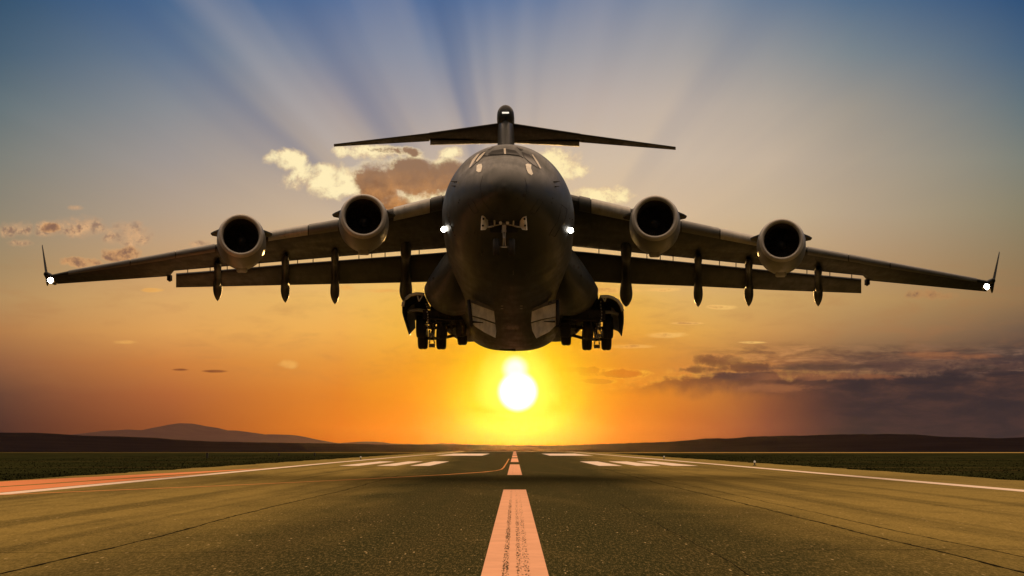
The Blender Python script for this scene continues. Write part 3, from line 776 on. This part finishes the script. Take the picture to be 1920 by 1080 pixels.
# engines
def engine(cx, cy, Y, k):
    o = W(cx, cy, Y); d = Vector((0, math.cos(R(7.6)), -math.sin(R(7.6))))
    d = (d+Vector((.85*(cx-CX)/F, 0, 0))).normalized()
    prof = [(1.45,.93),(1.0,.91),(.55,.89),(.25,.905),(.24,.91)]
    out = [(.24,1.155),(.45,1.20),(.8,1.245),(1.3,1.27),(1.8,1.275),(2.4,1.24),(3.0,1.15),(3.6,1.02),(4.1,.92),(4.12,.89),(3.9,.87),(3.3,.85)]
    bm = bmesh.new(); lathe(bm, o, d, [(t*k, r*k) for t, r in out], 72)
    e = finish('engine', bm, 'nacelle', A, True, 50)
    bm = bmesh.new(); lathe(bm, o, d, [(t*k, r*k) for t, r in [(.24,1.155),(.14,1.128),(.06,1.09),(.015,1.05),(0,1.02),(.01,.985),(.05,.95),(.12,.925),(.24,.908)]], 72)
    finish('intake_lip', bm, 'lip', e, True)
    bm = bmesh.new(); lathe(bm, o, d, [(t*k, r*k) for t, r in [(.24,.908),(.55,.89),(1.0,.91),(1.5,.93)]], 72)
    finish('intake_duct', bm, 'duct', e, True)
    bm = bmesh.new(); a, b = frame(d)
    lathe(bm, o, d, [(1.5*k,.93*k),(1.52*k,.001)], 48)
    for i in range(28):
        th = 2*math.pi*i/28; rad = a*math.cos(th)+b*math.sin(th); tan = d.cross(rad)
        p = [o+d*1.30*k+rad*.25*k-tan*.02, o+d*1.32*k+rad*.91*k-tan*.085, o+d*1.44*k+rad*.91*k+tan*.085, o+d*1.46*k+rad*.25*k+tan*.03]
        plate(bm, p, .014)
    finish('fan', bm, 'fan', e)
    bm = bmesh.new(); lathe(bm, o, d, [(.98*k,.001),(1.02*k,.06),(1.12*k,.14),(1.28*k,.21),(1.42*k,.26),(1.5*k,.27)], 32)
    finish('spinner', bm, 'spinner', e, True)
    bm = bmesh.new(); lathe(bm, o, d, [(t*k, r*k) for t, r in [(3.3,.85),(3.9,.66),(4.7,.54),(5.3,.42),(5.3,.36),(4.7,.32)]], 48)
    finish('core_nozzle', bm, 'steel', e, True, 50)
    up = Vector((0,0,1)); up = (up-d*up.dot(d)).normalized(); side = up.cross(d)
    # latch fairing under the cowl
    bm = bmesh.new()
    rings = []
    for t, wd, dp in ((1.7,.10,-.12),(2.0,.24,-.04),(2.4,.29,.05),(2.9,.29,.13),(3.4,.25,.16),(3.9,.16,.06),(4.2,.06,-.08)):
        rb = float(np.interp(t, [1.3,1.8,2.4,3.0,3.6,4.1,4.2], [1.27,1.275,1.24,1.15,1.02,.92,.9]))
        cc = o+d*t*k-up*(rb+dp-.12)*k
        rings.append([cc+side*wd*k*x_-up*y_*k for x_, y_ in ((-1,-.15),(-1,.08),(-.8,.12),(.8,.12),(1,.08),(1,-.15))])
    loft(bm, rings); finish('latch_fairing', bm, 'nacelle', e, True, 30)
    skp = [onk for onk in ()]
    # side strakes
    for s in (-1, 1):
        c0 = side*s*.92+up*.40; c0.normalize(); sx_ = Vector((1 if (side*s).x > 0 else -1, 0, .06))
        bm = bmesh.new(); q = [o+d*.8*k+c0*1.18*k, o+d*1.5*k+c0*1.24*k+sx_*.30*k, o+d*1.9*k+c0*1.25*k+sx_*.46*k, o+d*2.2*k+c0*1.22*k+sx_*.42*k, o+d*2.4*k+c0*1.18*k]
        plate(bm, q, .07); finish('strake', bm, 'skin_dark', e)
    return e, o, d, k
M['fan'] = worn('fan_blade_metal', (.06,.053,.046), .35, .2, metal=.6)
M['spinner'] = worn('spinner_paint', (.05,.045,.04), .35, .2)
ENG = [engine(681.3,402.6+1,89.3,.985), engine(451.5,440,93.3,1.0), engine(1228.5,405.8+1,89.3,1.0), engine(1466,448.6,93.3,1.0)]
for (e, o, d, k), S, px in zip(ENG, 'LLRR', (681,453,1230,1466)):
    P0, P1, t = wing_pts(S, px); bm = bmesh.new(); c = P1-P0
    up = Vector((0,0,1))
    a0 = o+d*1.3*k+up*1.2*k; a1 = o+d*4.6*k+up*.75*k; b0 = P0+Vector((0,-.2,.12)); b1 = P0+c*.45-up*.2
    rings = []
    for u in np.linspace(0, 1, 6):
        l, r_ = a0.lerp(b0, float(u)), a1.lerp(b1, float(u))
        rings.append([l.lerp(r_, (1-math.cos(2*math.pi*q/16))/2)+Vector((.16*math.sin(2*math.pi*q/16), 0, 0)) for q in range(16)])
    loft(bm, rings); finish('pylon', bm, 'skin_dark', e, True)

# fin, bullet fairing, tailplane
bm = bmesh.new(); rings = []
for u in np.linspace(0, 1, 9):
    u = float(u); z = 12.6+(22.35-12.6)*u; y0 = 103.5+8.3*u; y1 = 114.5+6*u; xc = -.47-.09*u
    w = .68-.05*u
    rings.append([Vector((xc+w*math.sin(2*math.pi*q/28)*(1.05-.5*(1-math.cos(2*math.pi*q/28))/2), y0+(y1-y0)*((1-math.cos(2*math.pi*q/28))/2), z)) for q in range(28)])
loft(bm, rings); finish('tail_fin', bm, 'skin', A, True, 60)
bm = bmesh.new(); rings = []
for t, r in ((0,.05),(.05,.22),(.14,.36),(.3,.47),(.6,.54),(1.5,.56),(3,.56),(4.4,.5),(5.6,.3),(6,.02)):
    c = Vector((-.56, 111.2+t, 22.28-.07*t))
    rings.append([c+Vector((r*.97*math.cos(2*math.pi*q/24), 0, r*1.15*math.sin(2*math.pi*q/24))) for q in range(24)])
loft(bm, rings); bull = finish('tail_fairing', bm, 'skin', A, True)
bm = bmesh.new(); c = W(947.8, 211.5, 111.16)
box(bm, c+Vector((0,-.03,0)), (.42, .08, .085)); bmesh.ops.bevel(bm, geom=bm.edges[:], offset=.02, segments=2); finish('tail_lamp', bm, 'strobe', bull)
TP = {'L': [(934,230,268,113,116.2,.11),(806,248.3,266,114.6,117.0,.10),(804,248.6,265,114.6,116.5,.08),(626,269.8,275,116.8,117.3,.08)],
      'R': [(962,230.6,267.5,113,116.2,.11),(1087,250,269.5,114.6,117.0,.10),(1089,250.4,267,114.6,116.5,.08),(1267,275,281.2,116.8,117.3,.08)]}
for S, secs in TP.items():
    bm = bmesh.new(); rings = []
    for p, a, b, y0, y1, t in secs:
        P0 = W(p, a, y0); P1 = W(p, b-3 if p in (934,806,962,1087) else b, y1); P0.z -= .02*(P1-P0).length; rings.append(airfoil(P0, P1, t, 0))
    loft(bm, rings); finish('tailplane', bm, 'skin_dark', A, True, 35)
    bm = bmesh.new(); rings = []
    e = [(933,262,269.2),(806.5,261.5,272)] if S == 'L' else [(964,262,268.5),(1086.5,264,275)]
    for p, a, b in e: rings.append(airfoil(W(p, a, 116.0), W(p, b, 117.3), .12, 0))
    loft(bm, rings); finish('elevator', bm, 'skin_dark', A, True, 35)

# wheels and gear
def wheel(c, r, w, par, rimm='steel'):
    ax = Vector((1,0,0)); bm = bmesh.new()
    pr = [(-w/2,r*.55),(-w/2*1.0,r*.75),(-w/2*.92,r*.9),(-w/2*.6,r*.985),(-w/2*.2,r),(-w/2*.17,r*.975),(w/2*.17,r*.975),(w/2*.2,r),(w/2*.6,r*.985),(w/2*.92,r*.9),(w/2,r*.75),(w/2,r*.55)]
    lathe(bm, c, ax, pr, 40); finish('tyre', bm, 'tyre', par, True, 60)
    bm = bmesh.new(); lathe(bm, c, ax, [(-w/2*.8,.001),(-w/2*.85,r*.2),(-w/2*.5,r*.4),(-w/2*.98,r*.56),(w/2*.98,r*.56),(w/2*.5,r*.4),(w/2*.85,r*.2),(w/2*.8,.001)], 24)
    finish('rim', bm, rimm, par, True, 40)
# nose gear
Yn = 78.6
top = W(945, 408, Yn); ax = W(945.5, 463, Yn-.1)
bm = bmesh.new()
tube(bm, [top, top.lerp(ax, .45)], .10, 14); tube(bm, [top.lerp(ax, .42), top.lerp(ax, .5)], .13, 14); tube(bm, [top.lerp(ax, .45), ax], .065, 12)
tube(bm, [ax+Vector((-.32,0,0)), ax+Vector((.32,0,0))], .05, 10)
ng = finish('nose_gear', bm, 'steel', A, True, 40)
bm = bmesh.new()
m1 = top.lerp(ax, .5)+Vector((0,-.1,0)); m2 = ax+Vector((0,-.12,.05)); kn = (m1+m2)/2+Vector((0,-.32,0))
for s in (-.05, .05): tube(bm, [m1+Vector((s,0,0)), kn+Vector((s*.6,0,0)), m2+Vector((s,0,0))], .022, 6)
box(bm, top.lerp(ax, .38)+Vector((0,-.14,0)), (.16,.05,.30)); box(bm, ax+Vector((0,-.1,-.02)), (.24,.06,.05))
finish('torque_link', bm, 'gearlight', ng, True, 40)
for s in (-1, 1):
    bm = bmesh.new(); tube(bm, [top+Vector((s*.02,0,-.15)), W(945+s*20, 412, Yn+.1)], .028, 8); tube(bm, [top.lerp(ax,.22)+Vector((s*.05,0,0)), W(945+s*22, 424, Yn)], .026, 8)
    finish('drag_brace', bm, 'gearlight', ng, True)
    bm = bmesh.new(); lathe(bm, W(945+s*6.5, 418, Yn-.2), Vector((0,-1,0)), [(-.12,.02),(-.08,.06),(.02,.07),(.03,.001)], 14); finish('taxi_lamp', bm, 'bolt', ng, True, 40)
    wheel(W(945+s*14.5, 463.5, Yn-.1), .38, .28, ng)
    # doors: pale lined panels with a stiffening frame, standing open
    x0, x1 = 945+s*42, 945+s*27
    bm = bmesh.new()
    outer = [W(945+s*41.5, 404.5, Yn-.35), W(945+s*35, 403.5, Yn-.35), W(945+s*30.5, 409, Yn-.1), W(945+s*30, 424, Yn-.1), W(945+s*35, 431, Yn-.3), W(945+s*43, 431.5, Yn-.35)]
    plate(bm, outer, .05); nd = finish('nose_gear_door', bm, 'door_in', A)
    bm = bmesh.new()
    for a, b in (((31,407),(19,404)),((31,426),(19,424)),((18.5,404),(17.5,423))):
        tube(bm, [W(945+s*a[0], a[1], Yn-.25), W(945+s*b[0], b[1], Yn-.2)], .035, 8)
    finish('door_hinge_arm', bm, 'gearlight', nd, True)
    bm = bmesh.new(); plate(bm, [W(945+s*30, 408.5, Yn-.05), W(945+s*19, 406, Yn-.05), W(945+s*19, 422.5, Yn-.05), W(945+s*30, 423.5, Yn-.05)], .03)
    finish('door_lining', bm, 'dark', nd)
    for q in ((38.5,410.5),(39.5,423)):
        bm = bmesh.new(); lathe(bm, W(945+s*q[0], q[1], Yn-.375), Vector((0,-1,0)), [(0,.05),(.03,.045),(.03,.001)], 12)
        finish('door_latch', bm, 'line', nd)
bm = bmesh.new(); plate(bm, [W(918,402.5,Yn+.15), W(972,402.5,Yn+.15), W(970,436,Yn+.15), W(920,436,Yn+.15)], .03)
finish('nose_gear_bay', bm, 'line', A)

# main gear: per side two units of three wheels
for S in 'LR':
    s = -1 if S == 'L' else 1
    rows = ([(99.3, [(790,634),(829,637),(864.5,632)]), (102.6, [(793,655),(827.5,655.5),(867,647.5)])] if S == 'L'
            else [(99.3, [(1140,636),(1103,638),(1060,633)]), (102.6, [(1137,657),(1100.5,657),(1061.5,648)])])
    for Y, ws in rows:
        r = .63; cs = []
        for px, pb in ws:
            c = W(px, pb, Y); c.z += r; cs.append(c)
        mid = (cs[0]+cs[1])/2
        bm = bmesh.new()
        tube(bm, [cs[0], cs[1], cs[2]+Vector((s*.2,0,.0))], .09, 10)
        st = mid+Vector((-s*.25, 0, 2.3))
        tube(bm, [mid+Vector((0,0,-.1)), mid.lerp(st, .4)], .12, 14); tube(bm, [mid.lerp(st, .35), st], .19, 14)
        tube(bm, [cs[2]+Vector((0,0,0)), mid.lerp(st,.55)], .09, 8); tube(bm, [cs[2], cs[2]+Vector((s*.1,.1,1.6))], .12, 10)
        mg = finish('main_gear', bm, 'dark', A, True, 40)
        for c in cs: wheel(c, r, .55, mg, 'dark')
        bm = bmesh.new()
        for q in (-.14, .14): tube(bm, [mid+Vector((q,-.2,.55)), mid+Vector((q*.5,-.62,.12)), mid+Vector((q,-.18,-.28))], .035, 8)
        box(bm, mid+Vector((0,-.2,.62)), (.42,.12,.10)); box(bm, mid+Vector((0,-.5,.14)), (.24,.12,.26)); box(bm, mid+Vector((0,-.2,-.42)), (.34,.2,.2))
        finish('torque_link', bm, 'steel', mg, True, 40)
        for q in ((-.14,-.66,.24),(.12,-.66,.16),(-.17,-.3,-.02),(.17,-.3,-.04),(-.17,-.3,-.28),(.17,-.3,-.26),(-.1,-.33,-.45),(.1,-.33,-.45),(0,-.33,-.5),(-.02,-.66,.02)):
            bm = bmesh.new(); lathe(bm, mid+Vector(q), Vector((0,-1,0)), [(0,.028),(.03,.028),(.045,.001)], 8)
            finish('bolt', bm, 'bolt', mg, True, 40)
        # hydraulic hose with bright clips
        if Y < 100:
            hp = [(799,570),(801,580),(802.5,590),(803,600),(801.5,608),(802,617)] if S == 'L' else [(1126.5,560),(1126,572),(1127.5,584),(1128,596),(1124,606),(1121,618)]
            pts = [W(a, b, 98.3-.1*i) for i, (a, b) in enumerate(hp)]
            bm = bmesh.new(); tube(bm, pts, .03, 8); finish('brake_hose', bm, 'steel', mg, True)
            for i in range(11):
                u = i/10*(len(pts)-1); j = min(int(u), len(pts)-2); c = pts[j].lerp(pts[j+1], u-j)
                bm = bmesh.new(); lathe(bm, c+Vector((random.uniform(-.02,.02),-.03,0)), Vector((0,-1,0)), [(0,.035),(.03,.03),(.04,.001)], 8)
                finish('hose_clip', bm, 'bolt', mg, True)
    # bay structure seen above the wheels
    bm = bmesh.new(); C = W(838 if S == 'L' else 1090, 594, 98.6)
    box(bm, C+Vector((0,.6,.1)), (2.6, 1.6, .5)); 
    for i in range(5):
        a = C+Vector((-s*1.2+s*i*.55, -.25, .1)); tube(bm, [a, a+Vector((random.uniform(-.3,.3), .1, -.5-random.random()*.3))], .05, 8)
    q_ = [(776,560),(800,562),(806,604),(777,600)] if S == 'L' else [(1147,562),(1122,562),(1118,604),(1146,602)]
    plate(bm, [W(a, b, 99.9) for a, b in q_], .3)
    q2 = [(838,594),(858,594),(856,612),(848,622),(839,612)] if S == 'L' else [(1092,594),(1070,594),(1072,612),(1080,624),(1091,612)]
    plate(bm, [W(a, b, 100.9) for a, b in q2], .25)
    tube(bm, [C+Vector((-1.2,-.3,-.1)), C+Vector((1.2,-.3,-.25))], .07, 8); tube(bm, [C+Vector((-1.2,-.2,-.4)), C+Vector((1.1,-.35,-.1))], .05, 8)
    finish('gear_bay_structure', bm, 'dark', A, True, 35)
    # outer door: curved shell, front rim and brace
    arc = ([(795,551),(788,550),(779,550),(768,553),(759.5,560),(755,567),(753.8,575),(754,586),(757,598),(760.5,608),(764,619),(767,627)] if S == 'L'
           else [(1125,555),(1131,554.5),(1142,555),(1152,558.5),(1160,564),(1166,573),(1169.3,584),(1170,596),(1169.6,607),(1168,617),(1166.5,629)])
    bm = bmesh.new(); rings = []
    ctr = sum(p[0] for p in arc)/len(arc)+(-s*26)*1.0
    for k in range(2):
        Y = 97.6+k*4.2
        ring = []
        for i, (a, b) in enumerate(arc):
            # the lower corner is cut back
            yy_ = Y if k == 0 or i < len(arc)-4 else 97.6+4.2*(len(arc)-1-i)/4+.3
            p = W(a, b, 97.6); p.y = yy_; p.z -= (yy_-97.6)*.13; p.x += -s*(yy_-97.6)*.05; ring.append(p)
        rings.append(ring)
    n = len(arc); cen = Vector(((rings[0][0].x+rings[0][-1].x)/2-s*.6, 0, rings[0][5].z))
    def inward(p, d_):
        q = Vector((cen.x-p.x, 0, cen.z-p.z)).normalized(); return p+q*d_
    vo_ = [[bm.verts.new(p) for p in r_] for r_ in rings]; vi_ = [[bm.verts.new(inward(p, .07)) for p in r_] for r_ in rings]
    for i in range(n-1):
        bm.faces.new((vo_[0][i], vo_[0][i+1], vo_[1][i+1], vo_[1][i])); bm.faces.new((vi_[0][i+1], vi_[0][i], vi_[1][i], vi_[1][i+1]))
        for k in (0, 1): bm.faces.new((vo_[k][i], vi_[k][i], vi_[k][i+1], vo_[k][i+1]))
    for i in (0, n-1): bm.faces.new((vo_[0][i], vo_[1][i], vi_[1][i], vi_[0][i]))
    dr = finish('main_gear_door', bm, 'skin', A, True, 40)
    bm = bmesh.new(); rr = [inward(p, .05)+Vector((0,-.12,0)) for p in rings[0][:7]]
    tube(bm, rr, .085, 8)
    v0 = W(783 if S == 'L' else 1137, 554.5, 97.5); v1 = W(792 if S == 'L' else 1128, 555, 97.5); v2 = W(785.5 if S == 'L' else 1134, 565, 97.5)
    tube(bm, [v0, v2], .035, 8); tube(bm, [v2, v1], .035, 8)
    finish('door_rim', bm, 'door_in', dr, True)
    # broad inner web reaching to the bottom corner and a cross arm
    bm = bmesh.new()
    tips = ([(754,575),(763,572),(777,571),(779,615),(770,624.5),(766.5,627),(760,607)] if S == 'L' else [(1169,584),(1160,576),(1146,575),(1146,616),(1158,621),(1166,629),(1169,608)])
    plate(bm, [W(a, b, 99.6+.5*(i % 2)*0) for i, (a, b) in enumerate(tips)], .05)
    finish('door_web', bm, 'liner', dr)
    bm = bmesh.new(); q = [(764,586),(772,582),(784,581),(798,583)] if S == 'L' else [(1160,590),(1150,586),(1140,585),(1126,586)]
    tube(bm, [W(a, b, 98.6) for a, b in q], .10, 10); finish('door_arm', bm, 'liner', dr, True)
    # inner doors: two pale panels each side and their dark folded-back rim
    if S == 'L':
        upq = [(881,564),(903,570),(921,578),(926,583),(928.5,605),(906,597),(884.5,591)]; loq = [(884,593.5),(906,600),(928.5,608),(930.5,621),(929,633.5),(908,623),(890,611.5),(884.5,604)]
        rim = [(879,560),(903,567),(925,579.5),(926,583.5),(903,575),(882,567)]
    else:
        upq = [(1043,565),(1020,571),(1004,577.5),(997.5,582),(995.8,604),(1014,598.5),(1043,593)]; loq = [(1044,595),(1016,600.5),(996,606.5),(998,620),(1005.5,634.5),(1030,622),(1046,606)]
        rim = [(1045,561),(1020,567),(998,579.5),(998,584),(1020,575),(1044,568)]
    hits = [onskin(a, b, 0) for a, b in upq+loq]; YD0 = min(h.y for h in hits if h)-.25
    def Yd(px): return YD0+abs(px-(880 if S == 'L' else 1045))*.002
    bm = bmesh.new(); plate(bm, [W(a, b, Yd(a)+.0) for a, b in upq], .06); idr = finish('inner_gear_door', bm, 'door_in', A)
    bm = bmesh.new(); plate(bm, [W(a, b, Yd(a)+.12) for a, b in loq], .06); finish('inner_gear_door', bm, 'door_in', A)
    bm = bmesh.new(); plate(bm, [W(a, b, Yd(a)-.05) for a, b in rim], .10); finish('door_edge', bm, 'steel', idr)
    bm = bmesh.new(); hx = 881 if S == 'L' else 1045.5
    tube(bm, [W(hx-2 if S == 'L' else hx, 562, YD0-.05), W(hx+3 if S == 'L' else hx, 612, YD0-.05)], .09, 8); finish('door_hinge', bm, 'dark', idr, True)
    bm = bmesh.new(); a_ = (886,603.5) if S == 'L' else (1041,603); b_ = (906,605) if S == 'L' else (1020,603)
    tube(bm, [W(a_[0], a_[1], YD0-.1), W(b_[0], b_[1], YD0-.06)], [.05,.02], 8); finish('door_strut', bm, 'line', idr, True)
for p, a in (((813,522),'sp-1'),((798,520),'sp-1'),((1076,499),'sp1'),((1084,502),'sp1'),((1089,517),'sp1')):
    q = [(p[0]+2*math.cos(k*1.05), p[1]+2.6*math.sin(k*1.05)) for k in range(6)]
    patch('sponson_vent', q, 'line', .015, 1, A, a)
